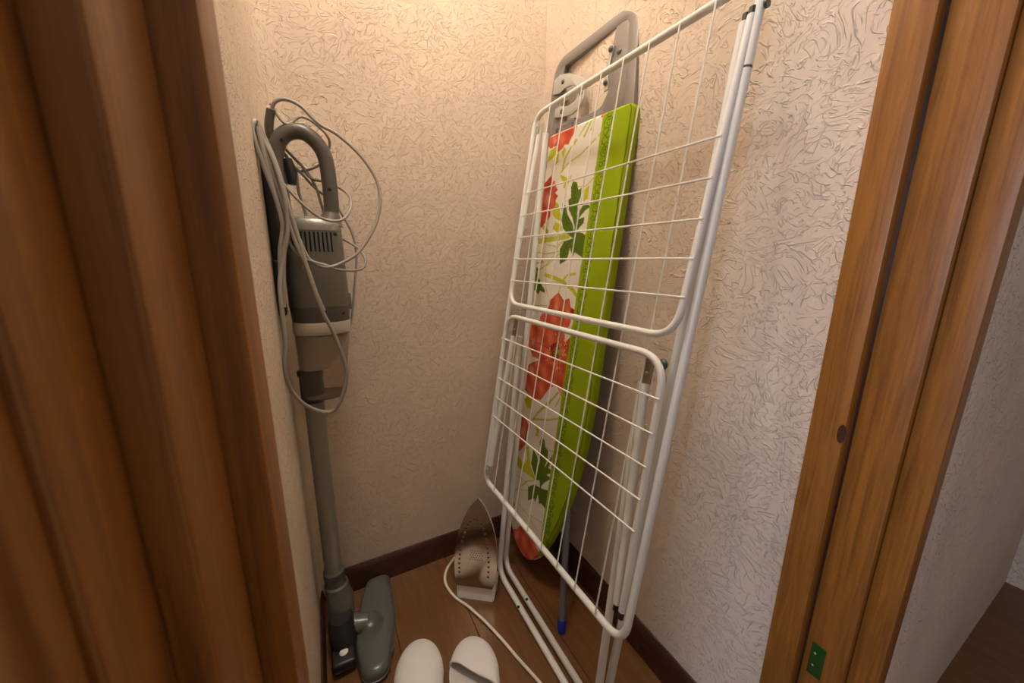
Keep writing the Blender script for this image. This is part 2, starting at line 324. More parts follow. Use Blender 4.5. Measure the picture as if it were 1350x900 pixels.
# ---------------------------------------------------------------- ironing board
BO = V((.63141306, .98, 1.35502119)); BU = V((.06784784, -.99747212, -.02111989)).normalized(); BV = V((.10020157, -.014249, .99486512)).normalized()
BN = BU.cross(BV).normalized(); BN = BN if BN.x < 0 else -BN
BU = (BU-BN*BU.dot(BN)).normalized()
def bp_(u, v, w=0): return BO+BU*u+BV*v+BN*w
PRINT=[('P','r',[(-5,-2),(11,0),(66,2),(126,1),(118,-13),(106,-26),(96,-41),(81,-37),(71,-46),(52,-52),(42,-32),(14,-34),(-1,-21)]),('P','l',[(3,-70),(15,-39),(44,-33),(51,-49),(29,-64)]),('P','l',[(38,-91),(42,-64),(60,-51),(59,-80)]),('P','l',[(69,-55),(78,-43),(88,-50),(80,-72)]),('L','o',3.95,[(83,-106),(89,-74),(104,-56),(127,-38)]),('L','o',1.9,[(76,-110),(104,-91),(153,-77),(202,-51)]),('L','o',2.2,[(136,-29),(163,-4)]),('L','o',3.2,[(158,-34),(179,-2)]),('L','o',2.85,[(180,-24),(190,-1)]),('L','o',1.25,[(210,-47),(224,-37)]),('E','r',6,(215,1)),('P','l',[(75,-114),(103,-125),(115,-138),(125,-120),(124,-139),(112,-146),(105,-155),(95,-152),(100,-141),(82,-127)]),('L','o',1.5,[(159,-158),(189,-161),(217,-143)]),('P','l',[(67,-184),(84,-194),(100,-225),(106,-243),(77,-233),(61,-219)]),('P','l',[(69,-259),(78,-242),(105,-249),(115,-265),(95,-273)]),('L','o',7.5,[(-9,-295),(68,-290),(144,-283)]),('L','o',5.65,[(19,-251),(47,-268)]),('L','o',1.5,[(50,-305),(97,-310),(129,-297)]),('L','o',1.9,[(-15,-324),(49,-332),(110,-324)]),('L','o',1.9,[(61,-362),(83,-343),(115,-300)]),('L','o',2.25,[(-1,-361),(43,-353)]),('P','l',[(186,-167),(201,-161),(203,-193),(186,-199),(186,-178)]),('P','r',[(-22,-255),(-20,-181),(-2,-130),(36,-110),(40,-124),(56,-129),(58,-140),(73,-155),(62,-162),(78,-171),(69,-181),(70,-199),(49,-209),(53,-225),(38,-236),(15,-254)]),('P','d',[(103,-193),(119,-204),(127,-222),(140,-237),(156,-252),(164,-270),(167,-264),(153,-238),(133,-214),(125,-187),(135,-183),(130,-154),(136,-141),(152,-146),(161,-166),(173,-163),(176,-182),(167,-200),(170,-234),(186,-207),(206,-207),(216,-214),(197,-222),(176,-242),(198,-237),(199,-252),(173,-273),(200,-277),(221,-288),(219,-310),(216,-349),(208,-338),(180,-327),(171,-338),(158,-315),(150,-348),(122,-360),(114,-318),(129,-297),(164,-290),(139,-277),(117,-262),(104,-234),(101,-208)]),('L','k',1.15,[(145,-153),(150,-190),(167,-264)]),('L','k',1.15,[(164,-292),(144,-304),(124,-348)]),('L','k',1.15,[(171,-281),(180,-304),(182,-324)]),('L','k',1.15,[(111,-209),(133,-251),(162,-281)]),('P','d',[(-12,-399),(-15,-358),(0,-349),(9,-370),(24,-376),(22,-391),(24,-403),(38,-408),(40,-417),(69,-436),(69,-445),(45,-441),(37,-453),(7,-438),(-4,-414)]),('P','d',[(-32,-442),(-12,-430),(6,-451),(-11,-462),(8,-473),(11,-488),(-28,-493)]),('L','l',5.2,[(61,-392),(105,-398),(148,-407),(190,-425),(220,-446)]),('L','l',3.45,[(143,-404),(161,-388),(193,-382)]),('L','l',2.1,[(134,-436),(139,-418)]),('L','o',2.75,[(8,-361),(43,-354)]),('L','o',1.75,[(15,-385),(74,-359),(115,-330)]),('L','o',0.85,[(61,-371),(71,-430),(94,-460)]),('L','o',1.4,[(17,-489),(93,-480)]),('P','l',[(26,-793),(47,-768),(76,-774),(73,-813),(47,-812)]),('L','o',3.45,[(93,-828),(118,-792),(167,-742),(186,-717)]),('L','o',2.6,[(184,-757),(197,-729)]),('P','r',[(81,-495),(98,-480),(99,-463),(116,-449),(134,-437),(158,-456),(182,-449),(193,-474),(200,-509),(194,-527),(71,-548),(60,-519)]),('P','m',[(193,-472),(217,-479),(208,-494),(195,-501)]),('P','r',[(-23,-562),(-10,-540),(55,-529),(175,-510),(187,-570),(209,-549),(226,-563),(228,-614),(230,-674),(228,-738),(206,-728),(177,-696),(147,-715),(112,-765),(76,-773),(25,-762),(29,-676),(54,-660),(88,-646),(45,-646),(27,-624),(3,-606)]),('L','m',0.85,[(88,-646),(125,-626),(154,-607)]),('L','m',0.85,[(177,-696),(177,-651),(165,-613)]),('L','m',0.85,[(13,-598),(84,-599),(144,-603)]),('L','m',0.85,[(187,-570),(177,-584),(166,-598)]),('E','m',22,(149,-605)),('E','y',1.6,(165,-627)),('E','y',1.6,(139,-623)),('E','y',1.6,(190,-608)),('E','y',1.6,(191,-572)),('E','y',1.6,(155,-572)),('E','y',1.6,(126,-602)),('E','y',1.6,(174,-621)),('E','y',1.6,(178,-645)),('E','y',1.6,(171,-558)),('E','y',1.6,(161,-573)),('E','y',1.6,(151,-642)),('E','y',1.6,(143,-557)),('E','y',1.6,(172,-580)),('E','y',1.6,(120,-583)),('E','y',1.6,(129,-607)),('E','y',1.6,(133,-612)),('E','y',1.6,(195,-574)),('E','y',1.6,(126,-599)),('E','y',1.6,(185,-574)),('E','y',1.6,(184,-564)),('E','y',1.6,(123,-608)),('E','y',1.6,(125,-588)),('E','y',1.6,(179,-624)),('E','y',1.6,(162,-577)),('E','y',1.6,(197,-604)),('E','y',1.6,(158,-640)),('E','y',1.6,(127,-615)),('E','y',1.6,(185,-595)),('E','y',1.6,(136,-622)),('E','y',1.6,(133,-584)),('E','y',1.6,(138,-642)),('E','y',1.6,(148,-640)),('E','y',1.6,(176,-582)),('E','y',1.6,(186,-606)),('E','y',1.6,(154,-562)),('E','y',1.6,(167,-633)),('E','y',1.6,(179,-629)),('E','y',1.6,(199,-603)),('E','y',1.6,(189,-564)),('E','y',1.6,(143,-554)),('E','y',1.6,(188,-598)),('E','y',1.6,(197,-583)),('E','y',1.6,(121,-638)),('E','y',1.6,(118,-578)),('E','y',1.6,(156,-630)),('E','y',1.6,(134,-617)),('E','y',1.6,(128,-644)),('E','y',1.6,(151,-625)),('E','y',1.6,(185,-603)),('E','y',1.6,(158,-568)),('E','y',1.6,(156,-628)),('E','y',1.6,(190,-590)),('E','y',1.6,(169,-624)),('E','y',1.6,(185,-605)),('E','y',1.6,(141,-580)),('E','y',1.6,(193,-603)),('E','y',1.6,(168,-651)),('E','y',1.6,(189,-621)),('E','y',1.6,(156,-567)),('E','y',1.6,(192,-591)),('E','y',1.6,(166,-635)),('E','y',1.6,(192,-602)),('E','y',1.6,(168,-648)),('E','y',1.6,(169,-566)),('E','y',1.6,(187,-601)),('E','y',1.6,(165,-630)),('E','y',1.6,(172,-646)),('E','y',1.6,(177,-617)),('E','y',1.6,(188,-578)),('E','y',1.6,(190,-592)),('L','g',1.55,[(161,-604),(177,-599)]),('L','g',1.55,[(161,-604),(175,-608)]),('L','g',1.55,[(161,-604),(166,-615)]),('L','g',1.55,[(161,-604),(154,-616)]),('L','g',1.55,[(161,-604),(145,-611)]),('L','g',1.55,[(161,-604),(144,-601)]),('L','g',1.55,[(161,-604),(150,-593)]),('L','g',1.55,[(161,-604),(161,-588)]),('L','g',1.55,[(161,-604),(171,-591)]),('L','o',3.45,[(86,-838),(103,-811),(158,-755)]),('L','o',2.75,[(91,-835),(164,-808),(218,-779)]),('P','r',[(-28,-869),(24,-845),(55,-854),(70,-871),(68,-917),(51,-950),(36,-970),(-10,-991)]),('P','l',[(94,-848),(111,-854),(125,-855),(124,-878),(106,-883),(111,-867)]),('P','l',[(-4,-1022),(20,-983),(67,-1003),(80,-975),(67,-939),(82,-928),(105,-989),(139,-1019),(83,-1023),(42,-1027)]),('L','o',1.05,[(-2,-1066),(71,-1051),(113,-1059)]),('L','o',1.05,[(3,-1128),(110,-1068)]),('L','o',1.75,[(65,-1080),(94,-1045),(138,-1016)]),('L','o',0.85,[(165,-892),(186,-895),(217,-883)]),('P','d',[(139,-871),(155,-877),(161,-894),(177,-899),(179,-924),(169,-959),(201,-897),(197,-924),(187,-949),(213,-947),(182,-974),(208,-970),(178,-1003),(166,-1021),(153,-1008),(138,-1016),(103,-977),(107,-928),(128,-940),(144,-962),(145,-941),(127,-930),(140,-917),(133,-894)]),('P','d',[(103,-1061),(131,-1034),(167,-1027),(200,-1014),(211,-1033),(208,-1078),(176,-1072),(167,-1080),(156,-1053),(147,-1087),(140,-1078),(111,-1103)]),('L','d',3.45,[(165,-1028),(159,-1011)]),('P','d',[(-22,-1123),(6,-1107),(14,-1114),(45,-1171),(-10,-1164)]),('L','o',1.4,[(58,-1144),(114,-1148),(174,-1167)]),('L','o',1.05,[(124,-1170),(130,-1144),(192,-1127)]),('P','r',[(42,-1258),(70,-1234),(84,-1211),(165,-1203),(179,-1220),(205,-1229),(164,-1283),(112,-1318),(65,-1308)]),('E','h',9,(31,-174)),('E','h',7,(42,-601)),('E','h',8,(48,-688)),('E','h',9,(43,-897)),('E','h',7,(74,-1254)),('E','h',6,(131,-479)),('E','h',5,(32,-18)),('E','h',5,(197,-708))]

CR = dict(r=(.60, .085, .028), m=(.30, .025, .014), l=(.50, .50, .02), o=(.46, .47, .06), d=(.10, .165, .009), k=(.035, .10, .006), y=(.80, .55, .10), g=(.25, .40, .06), h=(.80, .42, .33))
GREEN = np.array((.29, .40, .004)); GD = np.array((.115, .215, .004)); CREAM = np.array((.76, .71, .60))
def inpoly(x, y, P):
    c = np.zeros(x.shape, bool); n = len(P)
    for i in range(n):
        (x1, y1), (x2, y2) = P[i], P[(i+1) % n]
        if y1 == y2: continue
        c ^= ((y1 > y) != (y2 > y)) & (x < (x2-x1)*(y-y1)/(y2-y1)+x1)
    return c
def print_colour(u, v):           # u, v in mm on the cloth
    col = np.empty(u.shape+(3,)); col[:] = CREAM
    for s in PRINT:
        if s[0] == 'P':
            xs_, ys_ = [p[0] for p in s[2]], [p[1] for p in s[2]]
            k = inpoly(u, v, s[2]); col[k] = CR[s[1]]
            if s[1] == 'r':
                cx_, cy_ = np.mean(xs_), np.mean(ys_); L_ = max(max(ys_)-min(ys_), 1)
                q = .5+.5*np.sin(u[k]*.09+v[k]*.05)*np.cos(v[k]*.06-u[k]*.03)
                col[k] = col[k]*(.80+.35*q[:, None])+np.array((.03, .085, .06))*(q**2)[:, None]
        elif s[0] == 'L':
            r_ = s[2]; P = s[3]; d = np.full(u.shape, 1e9)
            for (x1, y1), (x2, y2) in zip(P[:-1], P[1:]):
                dx, dy = x2-x1, y2-y1; l2 = dx*dx+dy*dy+1e-9
                t_ = np.clip(((u-x1)*dx+(v-y1)*dy)/l2, 0, 1); d = np.minimum(d, np.hypot(u-x1-t_*dx, v-y1-t_*dy))
            col[d < max(r_, 1.1)] = CR[s[1]]
        else:
            cx_, cy_ = s[3]; d = np.hypot(u-cx_, (v-cy_)*.8)
            if s[1] == 'h': f = np.clip(1-d/(s[2]*2.4), 0, 1)[..., None]*.8; col = col*(1-f)+np.array(CR['h'])*f
            else: col[d < s[2]] = CR[s[1]]
    gx = 217+v*.018
    k = u > gx; col[k] = GREEN
    # lace border: scrolls in a darker green along the strip
    a = (u-gx-22); ph = v % 128-64
    def ringd(cx_, cy_, r_): return np.abs(np.hypot(a-cx_, ph-cy_)-r_)
    d = np.full(u.shape, 1e9)
    for cx_, cy_, r_ in ((0, 40, 13), (3, 40, 7), (-4, 22, 8), (6, 14, 8), (-3, 2, 9), (4, -10, 6), (0, -24, 11), (1, -24, 5), (0, -42, 7), (-5, -52, 5), (6, -52, 5), (0, 58, 6)):
        d = np.minimum(d, ringd(cx_, cy_, r_))
    wob = 1.4+.8*np.sin(v*.9)*np.sin(u*1.1)
    k = (u > gx) & (np.abs(a) < 17) & (d < wob); col[k] = GD
    k = (u > gx) & (np.abs(a) < 15) & (np.sin(u*.75+2*np.sin(v*.16))*np.sin(v*.62+u*.2) > .55) & (np.sin(v*.05) > -.4); col[k] = GD
    k = np.abs(u-gx-1.5) < 1.2; col[k] = GREEN*1.15
    return col
def edges(v):   # left and right edge of the board, metres, v downwards negative
    vv = [0.004, -.004, -.012, -.70, -.84, -.976, -1.074, -1.17, -1.23, -1.27, -1.293, -1.300]
    rr = [.298, .308, .312, .316, .310, .290, .266, .232, .205, .178, .150, .125]
    ll = [.006, .001, -.002, -.002, -.002, .000, .004, .016, .030, .052, .085, .110]
    t_ = [-x for x in vv]; return np.interp(-v, t_, ll), np.interp(-v, t_, rr)
board = thing('ironing_board', tuple(bp_(.16, -1.3, -.02)), 'tall ironing board with red poppy print and lime green border, leaning behind the white rack', 'ironing board')
rows = 760; fc = 176; sidec = 8
vv = 0.004-np.concatenate([np.linspace(0, 1.24, rows-60, endpoint=False), 1.24+(.0635)*np.sin(np.linspace(0, pi/2, 60))])
L_, R_ = edges(vv)
T = .024; rb = .008
cols = []
for i in range(sidec+1):      # left side, from the back to the front
    a = i/sidec; cols.append(('l', a))
for i in range(1, fc): cols.append(('f', i/fc))
for i in range(sidec+1): cols.append(('r', 1-i/sidec))
uu = np.zeros((rows, len(cols))); ww = np.zeros_like(uu)
for j, (k, a) in enumerate(cols):
    if k == 'f': uu[:, j] = L_+rb*.4+(R_-L_-rb*.8)*a; ww[:, j] = 0
    else:
        s = -1 if k == 'l' else 1; e = L_ if k == 'l' else R_
        ang = min(1, max(0, (a-.45)/.55))*pi/2     # rounded shoulder
        uu[:, j] = e-s*rb*(1-math.cos(ang)); ww[:, j] = -rb+rb*sin(ang) if a > .45 else -T+(T-rb)*a/.45
taper = np.clip((vv+1.30)/.02, 0, 1)**.5; topr = np.clip((.004-vv)/.006, 0.0, 1)
ww = ww-(1-taper)[:, None]*.004-(1-topr)[:, None]*.006
VV = np.repeat(vv[:, None], len(cols), 1)
co = np.array(BO)+uu[..., None]*np.array(BU)+VV[..., None]*np.array(BV)+ww[..., None]*np.array(BN)
nr, nc = uu.shape
me = bpy.data.meshes.new('cover')
idx = np.arange(nr*nc).reshape(nr, nc)
quads = np.stack([idx[:-1, :-1], idx[1:, :-1], idx[1:, 1:], idx[:-1, 1:]], -1).reshape(-1, 4)
me.vertices.add(nr*nc); me.vertices.foreach_set('co', co.reshape(-1).astype(np.float32))
me.loops.add(quads.size); me.loops.foreach_set('vertex_index', quads.reshape(-1).astype(np.int32))
me.polygons.add(len(quads)); me.polygons.foreach_set('loop_start', np.arange(0, quads.size, 4, dtype=np.int32))
me.polygons.foreach_set('use_smooth', np.ones(len(quads), bool))
me.update(); me.validate()
pc = print_colour(uu*1000, VV*1000); ca = me.color_attributes.new('print', 'FLOAT_COLOR', 'POINT')
ca.data.foreach_set('color', np.concatenate([pc, np.ones(pc.shape[:2]+(1,))], -1).reshape(-1).astype(np.float32))
link('cover', me, 'cotton', board)
# steel underside and back rim
bot = [(float(a), float(b)) for a, b in zip(R_[::40]-.004, vv[::40])]+[(float(a)+.004, float(b)) for a, b in list(zip(L_[::40], vv[::40]))[::-1]]
prism('underside', bot, bp_(0, 0, -T), BU, BV, BN, .003, 'frame', board)
# head frame of grey steel: a bent flat loop with an inner cut
def flat_loop(name, path, wdt, thk, m, parent, w0, closed=False):
    P = [V((a, b, 0)) for a, b in path]; n = len(P); outl, inl = [], []
    for i, p in enumerate(P):
        a = P[max(i-1, 0)] if not closed else P[i-1]; b = P[min(i+1, n-1)] if not closed else P[(i+1) % n]
        t_ = (b-a).normalized(); n2 = V((-t_.y, t_.x, 0)); wv_ = wdt(i/(n-1)) if callable(wdt) else wdt
        outl.append(p+n2*wv_/2); inl.append(p-n2*wv_/2)
    rings = []
    for a, b in zip(outl, inl):
        c_ = (a+b)/2; d_ = (a-b)/2; rg = []
        for k in range(12):
            t_ = 2*pi*k/12; cx_, cz_ = cos(t_), sin(t_)
            q = c_+d_*math.copysign(abs(cx_)**.5, cx_); rg.append(bp_(q.x, q.y, w0+thk/2*math.copysign(abs(cz_)**.5, cz_)))
        rings.append(rg)
    if closed: rings.append(rings[0])
    return loft(name, rings, m, parent, cap=not closed)
hp = fillet([(-.010, -.02, 0), (-.002, .190, 0), (.266, .206, 0), (.292, -.02, 0)], .034, 8)
path = [(p.x, p.y) for p in hp]
def hw(t_):
    return .026 if t_ < .42 or t_ > .97 else .026
hf = flat_loop('head_frame', path, .030, .016, 'frame', board, -.012)
prism('cheek_plate', [(.205, -.02), (.298, -.02), (.281, .175), (.255, .200), (.215, .200), (.211, .150), (.215, .05), (.200, .026), (.185, .020), (.02, .020), (.02, -.02)], bp_(0, 0, -.016), BU, BV, BN, .010, 'frame', board, .001)
prism('cheek_plate', [(-.004, -.02), (.10, -.02), (.10, .028), (.055, .03), (.055, .045), (.035, .045), (.035, .09), (.026, .15), (.034, .19), (.006, .19)], bp_(0, 0, -.016), BU, BV, BN, .010, 'frame', board, .001)
# iron rest bracket: a C-shaped light plate
prism('iron_rest_bracket', [(-.002, .112), (-.002, .150), (.023, .156), (.060, .146), (.100, .128), (.126, .112), (.138, .088), (.138, .062), (.122, .041), (.095, .034), (.060, .038), (.018, .046), (.018, .070),
    (.045, .070), (.070, .061), (.096, .062), (.109, .072), (.109, .088), (.096, .103), (.075, .111), (.050, .112), (.030, .106)], bp_(0, 0, -.0035), BU, BV, BN, .005, 'rest', board, .0008)
flat_loop('iron_rest_bracket', [(.215, .150), (.209, .12), (.207, .085), (.212, .055)], .012, .005, 'rest', board, -.004)
for (u, v) in ((.040, .132), (.050, .054), (.124, .076), (.213, .142), (.210, .072), (.236, .130), (.002, .118)):
    disc('rivet', bp_(u, v, .001 if u not in (.236, .002) else -.0065), BN, .0068, .004, 'rivet', board, True)
# folding legs behind the board
lg = tube('leg', [(.509, .657, .03), (.535, .690, .16), (.600, .765, .46), (.632, .80, .66)], .0095, 'leg', board)
tube('foot_cap', [(.5063, .654, .001), (.507, .655, .02), (.5105, .659, .034)], [.0105, .0125, .0115], 'blue', lg)
lg = tube('leg', [(.625, .805, .03), (.628, .81, .3), (.632, .82, .66)], .0095, 'leg', board)
tube('foot_cap', [(.625, .805, .001), (.625, .805, .02), (.6252, .8054, .034)], [.0105, .0125, .0115], 'blue', lg)
tube('leg_crossbar', [(.632, .80, .64), (.634, .92, .66)], .008, 'leg', board)
tube('leg', [(.634, .90, .66), (.650, .86, 1.1)], .009, 'leg', board)

# ---------------------------------------------------------------- drying rack
E1 = V((.02556, -.99967, -.0013)).normalized(); E2 = V((.15248, .0026, .9883)).normalized(); E3 = E1.cross(E2)
E3 = (E3 if E3.x < 0 else -E3).normalized(); RO = V((.414, .965, .321))
def rk(u, v, w=0): return RO+E1*u+E2*v+E3*w
rack = thing('drying_rack', (.448, .69, 0), 'white folding wire clothes drying rack standing folded upright in front of the ironing board', 'drying rack')
W_, H_ = .594, 1.092
def loop(name, uv, w, r, rad, closed, **kw):
    p = fillet([rk(a, b, w) for a, b in uv], rad, 9, closed); return tube(name, p, r, 'white', rack, 12, closed, **kw)
loop('centre_frame', [(0, 0), (W_, 0), (W_, H_), (0, H_)], 0, .0072, .045, True)
box_ = tube('frame_joint', [rk(W_, .966), rk(W_, .969)], .0076, 'band', rack)
def wu(v): return .004+(1.05-v)*.030      # the wings stand slightly open at their free ends
def wl_(v): return .004+(v-.045)*.030
tube('upper_wing_frame', fillet([rk(.038, 1.045, wu(1.045)), rk(.030, .566, wu(.566)), rk(.582, .566, wu(.566)), rk(.588, 1.038, wu(1.04))], .05, 9), .0064, 'white', rack, 12)
tube('lower_wing_frame', fillet([rk(.026, .06, wl_(.06)), rk(.028, .532, wl_(.532)), rk(.574, .532, wl_(.532)), rk(.580, .06, wl_(.06))], .055, 9), .0064, 'white', rack, 12)
wires = []
for k in range(8):
    u = .077+.064*k; wires.append((rk(u, .001, .0068), rk(u, H_-.001, .0068)))
for k in range(5):
    v = .873-.0603*k; wires.append((rk(.027, v, wu(v)+.006), rk(.588, v, wu(v)+.006)))
for k in range(5):
    v = .463-.0603*k; wires.append((rk(.021, v, wl_(v)+.006), rk(.580, v, wl_(v)+.006)))
for k, (a, b) in enumerate(wires):
    tube('wire', [a, b], .00165 if k < 8 else .0018, 'wire', rack, 6)
# leg U that reaches from the top hinges to the floor
def leg(name, tl, bl, br, tr, r, rad):
    return tube(name, fillet([tl, bl, br, tr], rad, 8), r, 'white', rack, 12)
l1 = leg('leg_frame', rk(.046, 1.035, -.012), V((.466, .922, .009)), V((.466, .443, .009)), rk(.571, 1.042, -.008), .0085, .05)
l2 = leg('leg_frame', rk(.052, .475, -.020), V((.436, .905, .009)), V((.436, .438, .009)), rk(.506, .470, -.020), .0085, .05)
# links between the middle pivots and the bottom hinges
for a, b in ((rk(.050, .475, .0), rk(.028, .06, .002)), (rk(.530, .475, .0), rk(.563, .060, .0))):
    tube('link_tube', [a, b], .0078, 'white', rack, 12)
for u, v, w in ((.036, 1.048, .010), (.022, .045, .008)):
    pl = prism('hinge_bracket', [(p.x, p.y) for p in fillet([(-.009, -.02, 0), (.009, -.02, 0), (.009, .012, 0), (-.009, .012, 0)], .009, 5, True)], rk(u, v, w), E1, E2, E3, .0022, 'rest', rack, .0005)
    disc('rivet', rk(u, v, w+.002), E3, .0035, .003, 'steel', pl, True)
for u, v in ((.048, .500), (.527, .500)):
    pl = prism('pivot_plate', [(p.x, p.y) for p in fillet([(-.011, -.032, 0), (.011, -.032, 0), (.011, .030, 0), (-.011, .030, 0)], .010, 5, True)], rk(u, v, -.004), E1, E2, E3, .0025, 'plate', rack, .0005)
    disc('rivet', rk(u, v-.006, -.0015), E3, .004, .003, 'steel', pl, True)
disc('pivot_knob', rk(.548, .515, -.012), E3, .010, .006, 'rivet', rack, True)
for (u, v, w) in ((.571, 1.042, -.008), (.588, 1.036, .0045), (.563, .056, .0), (.580, .056, .0045)):
    tube('end_cap', [rk(u, v-(.010 if v < .5 else .002), w), rk(u, v+(.002 if v < .5 else .012), w)], .0056, 'black', rack)
disc('bolt', rk(.603, 1.046, .002), E1, .006, .004, 'rivet', rack)
for leg_, x, y in ((l1, .466, .770), (l2, .432, .760)):
    o = disc('screw_hole', (x-.0035, y, .0172), (-.35, 0, 1), .0042, .0006, 'hole', leg_)

# ---------------------------------------------------------------- stick vacuum cleaner
VY = .945
vac = thing('stick_vacuum', (-.03, .93, 0), 'grey corded stick vacuum cleaner standing upright against the left wall', 'vacuum cleaner')
def vb(name, rows_, m, parent=vac, e=2.5, n=40):
    return loft(name, [ring(cx_, VY, z, rx, ry, n, e) for z, cx_, rx, ry in rows_], m, parent)
body = vb('motor_housing', [(.900, -.002, .0620, .056), (.96, -.002, .0610, .056), (1.03, -.001, .0580, .054), (1.062, -.001, .0565, .053)], 'vac')
vb('shoulder', [(1.062, -.001, .0570, .0535), (1.072, -.001, .0562, .052), (1.083, -.001, .052, .048), (1.090, -.001, .040, .038), (1.093, -.001, .01, .01)], 'vacs')
vb('dark_collar', [(.866, -.001, .0595, .0545), (.901, -.002, .0615, .0562)], 'band')
vb('cup_rim', [(.838, -.002, .0585, .0535), (.842, -.002, .0605, .0555), (.848, -.002, .0598, .055), (.864, -.001, .0605, .0556), (.866, -.001, .060, .0545)], 'rim')
cup = vb('dust_cup', [(.682, -.013, .040, .036), (.684, -.012, .0455, .041), (.72, -.010, .0485, .044), (.78, -.006, .053, .048), (.838, -.002, .0575, .0525)], 'cup')
vb('filter_cone', [(.752, -.024, .026, .024), (.775, -.016, .036, .032), (.835, -.004, .050, .046)], 'rim', e=2)
vb('dust', [(.686, -.012, .042, .038), (.692, -.011, .043, .039)], 'dust', e=2.3)
vb('inlet_pipe', [(.672, -.037, .0235, .0235), (.676, -.037, .0255, .025), (.735, -.037, .0250, .025), (.739, -.038, .027, .026), (.748, -.038, .027, .026), (.750, -.038, .022, .022)], 'black', e=2)
tube('pole', [(-.036, VY, .676), (-.036, VY+.004, .186)], .0215, 'tube', vac, 24)
loft('pole_collar', [ring(-.036, VY+.004, z, r_, r_, 28, 2) for z, r_ in ((.192, .0222), (.188, .0258), (.172, .0262), (.168, .0235), (.168, .0225))], 'hand', vac)
nk = [( -.0355, .949, .172, .025), (-.034, .948, .150, .0265), (-.033, .946, .146, .030), (-.030, .943, .120, .031), (-.028, .940, .112, .033), (-.026, .935, .090, .033), (-.022, .925, .070, .028), (-.018, .915, .058, .022)]
loft('swivel_neck', [ring(x, y, z, r_, r_*.95, 24, 2) for x, y, z, r_ in nk], 'hand', vac)
loft('swivel_joint', [ring(x, y, z, a, b, 20, 2.4) for x, y, z, a, b in ((-.030, .900, .088, .026, .030), (-.030, .895, .07, .032, .04), (-.028, .885, .045, .034, .045), (-.026, .88, .02, .030, .045))], 'black', vac)
box('hinge_block', (-.058, .805, .012), (-.004, .885, .040), 'black', vac, .008, 3)
disc('round_button', (-.030, .836, .0395), (0, -.1, 1), .0105, .0045, 'iron', vac, True, label='pale round button')
# handle loop
hpth = smooth_path([(-.050, VY, 1.070), (-.0535, VY, 1.13), (-.056, VY, 1.185), (-.052, VY, 1.225), (-.035, VY, 1.252), (-.008, VY, 1.262), (.018, VY, 1.250), (.036, VY, 1.220), (.0405, VY, 1.17), (.0405, VY, 1.12), (.038, VY, 1.098), (.034, VY, 1.080)], 6)
nh = len(hpth)
tube('handle', hpth, [(.0155 if i < nh-9 else .0155+.0016*(i-(nh-9))) for i in range(nh)], 'hand', vac, 20)
for x, z in ((-.040, 1.236), (.039, 1.150)): disc('screw_hole', (x, VY-.0158, z), (0, -1, 0), .0035, .0008, 'hole', vac)
tube('power_switch', [(-.034, VY-.004, 1.205), (-.030, VY-.004, 1.18), (-.031, VY-.004, 1.155)], [.008, .011, .008], 'black', vac, 14)
tube('cable_guard', smooth_path([(-.058, VY, 1.235), (-.060, VY-.003, 1.262), (-.053, VY-.006, 1.292)], 4), .0082, 'band', vac, 14)
box('black_block', (-.079, .90, 1.00), (-.062, .955, 1.215), 'black', vac, .006, 3)  # plain black blocks at the vacuum's left rear, not shaped as hooks
box('black_block', (-.079, .885, .885), (-.066, .935, 1.0), 'black', vac, .005, 3)
for k in range(10):
    x = -.040+.0080*k; zz0, zz1 = (1.018, 1.058)
    ysur = VY-.0545*(1-abs(x/.058)**2.5)**(1/2.5)
    tube('vent_slot', [(x, ysur+.0008, zz0), (x, ysur+.0008, zz1)], .0017, 'hole', vac, 8)
disc('screw_hole', (.0405, VY-.0445, 1.055), (.45, -1, 0), .0036, .0012, 'hole', vac)
disc('screw_hole', (.042, VY-.043, .884), (.5, -1, 0), .003, .001, 'hole', vac)
box('latch', (.0575, VY-.012, .888), (.0640, VY+.012, .925), 'vacs', vac, .003)
# floor head: rounded tapering slab with a dome and arm
hb = [(.112, 1.045), (.085, 1.052), (.052, 1.047), (.034, 1.015), (.014, .955), (.002, .92), (-.006, .885), (-.004, .855), (.000, .80), (.004, .770), (.018, .752), (.045, .748), (.066, .762), (.078, .80), (.106, .90)]
hb = [(p.x, p.y) for p in fillet([(a, b, 0) for a, b in hb], .012, 3, True)]
cxh = sum(p[0] for p in hb)/len(hb); cyh = sum(p[1] for p in hb)/len(hb)
def hring(z, s, dx=0): return [V((cxh+(a-cxh)*s+dx, cyh+(b-cyh)*(1-(1-s)*.35), z)) for a, b in hb]
loft('floor_head', [hring(.006, .97), hring(.012, 1), hring(.020, 1), hring(.028, .94), hring(.034, .82), hring(.037, .6)], 'head', vac)
loft('head_bumper', [hring(.003, 1.02), hring(.013, 1.035), hring(.014, 1.0)], 'band', vac)
loft('swivel_dome', [ring(.036, .885, z, r_, r_*1.15, 28, 2) for z, r_ in ((.030, .040), (.037, .037), (.041, .030), (.048, .027), (.056, .018), (.059, .006))], 'head', vac)
tube('swivel_arm', smooth_path([(.034, .885, .044), (.008, .892, .046), (-.020, .900, .048)], 4), [.024, .024, .025, .025, .026, .027, .028, .028, .028], 'head', vac, 16)
for y in (.80, .83): tube('wheel', [(.072, y, .012), (.082, y+.012, .012)], .008, 'band', vac, 12)
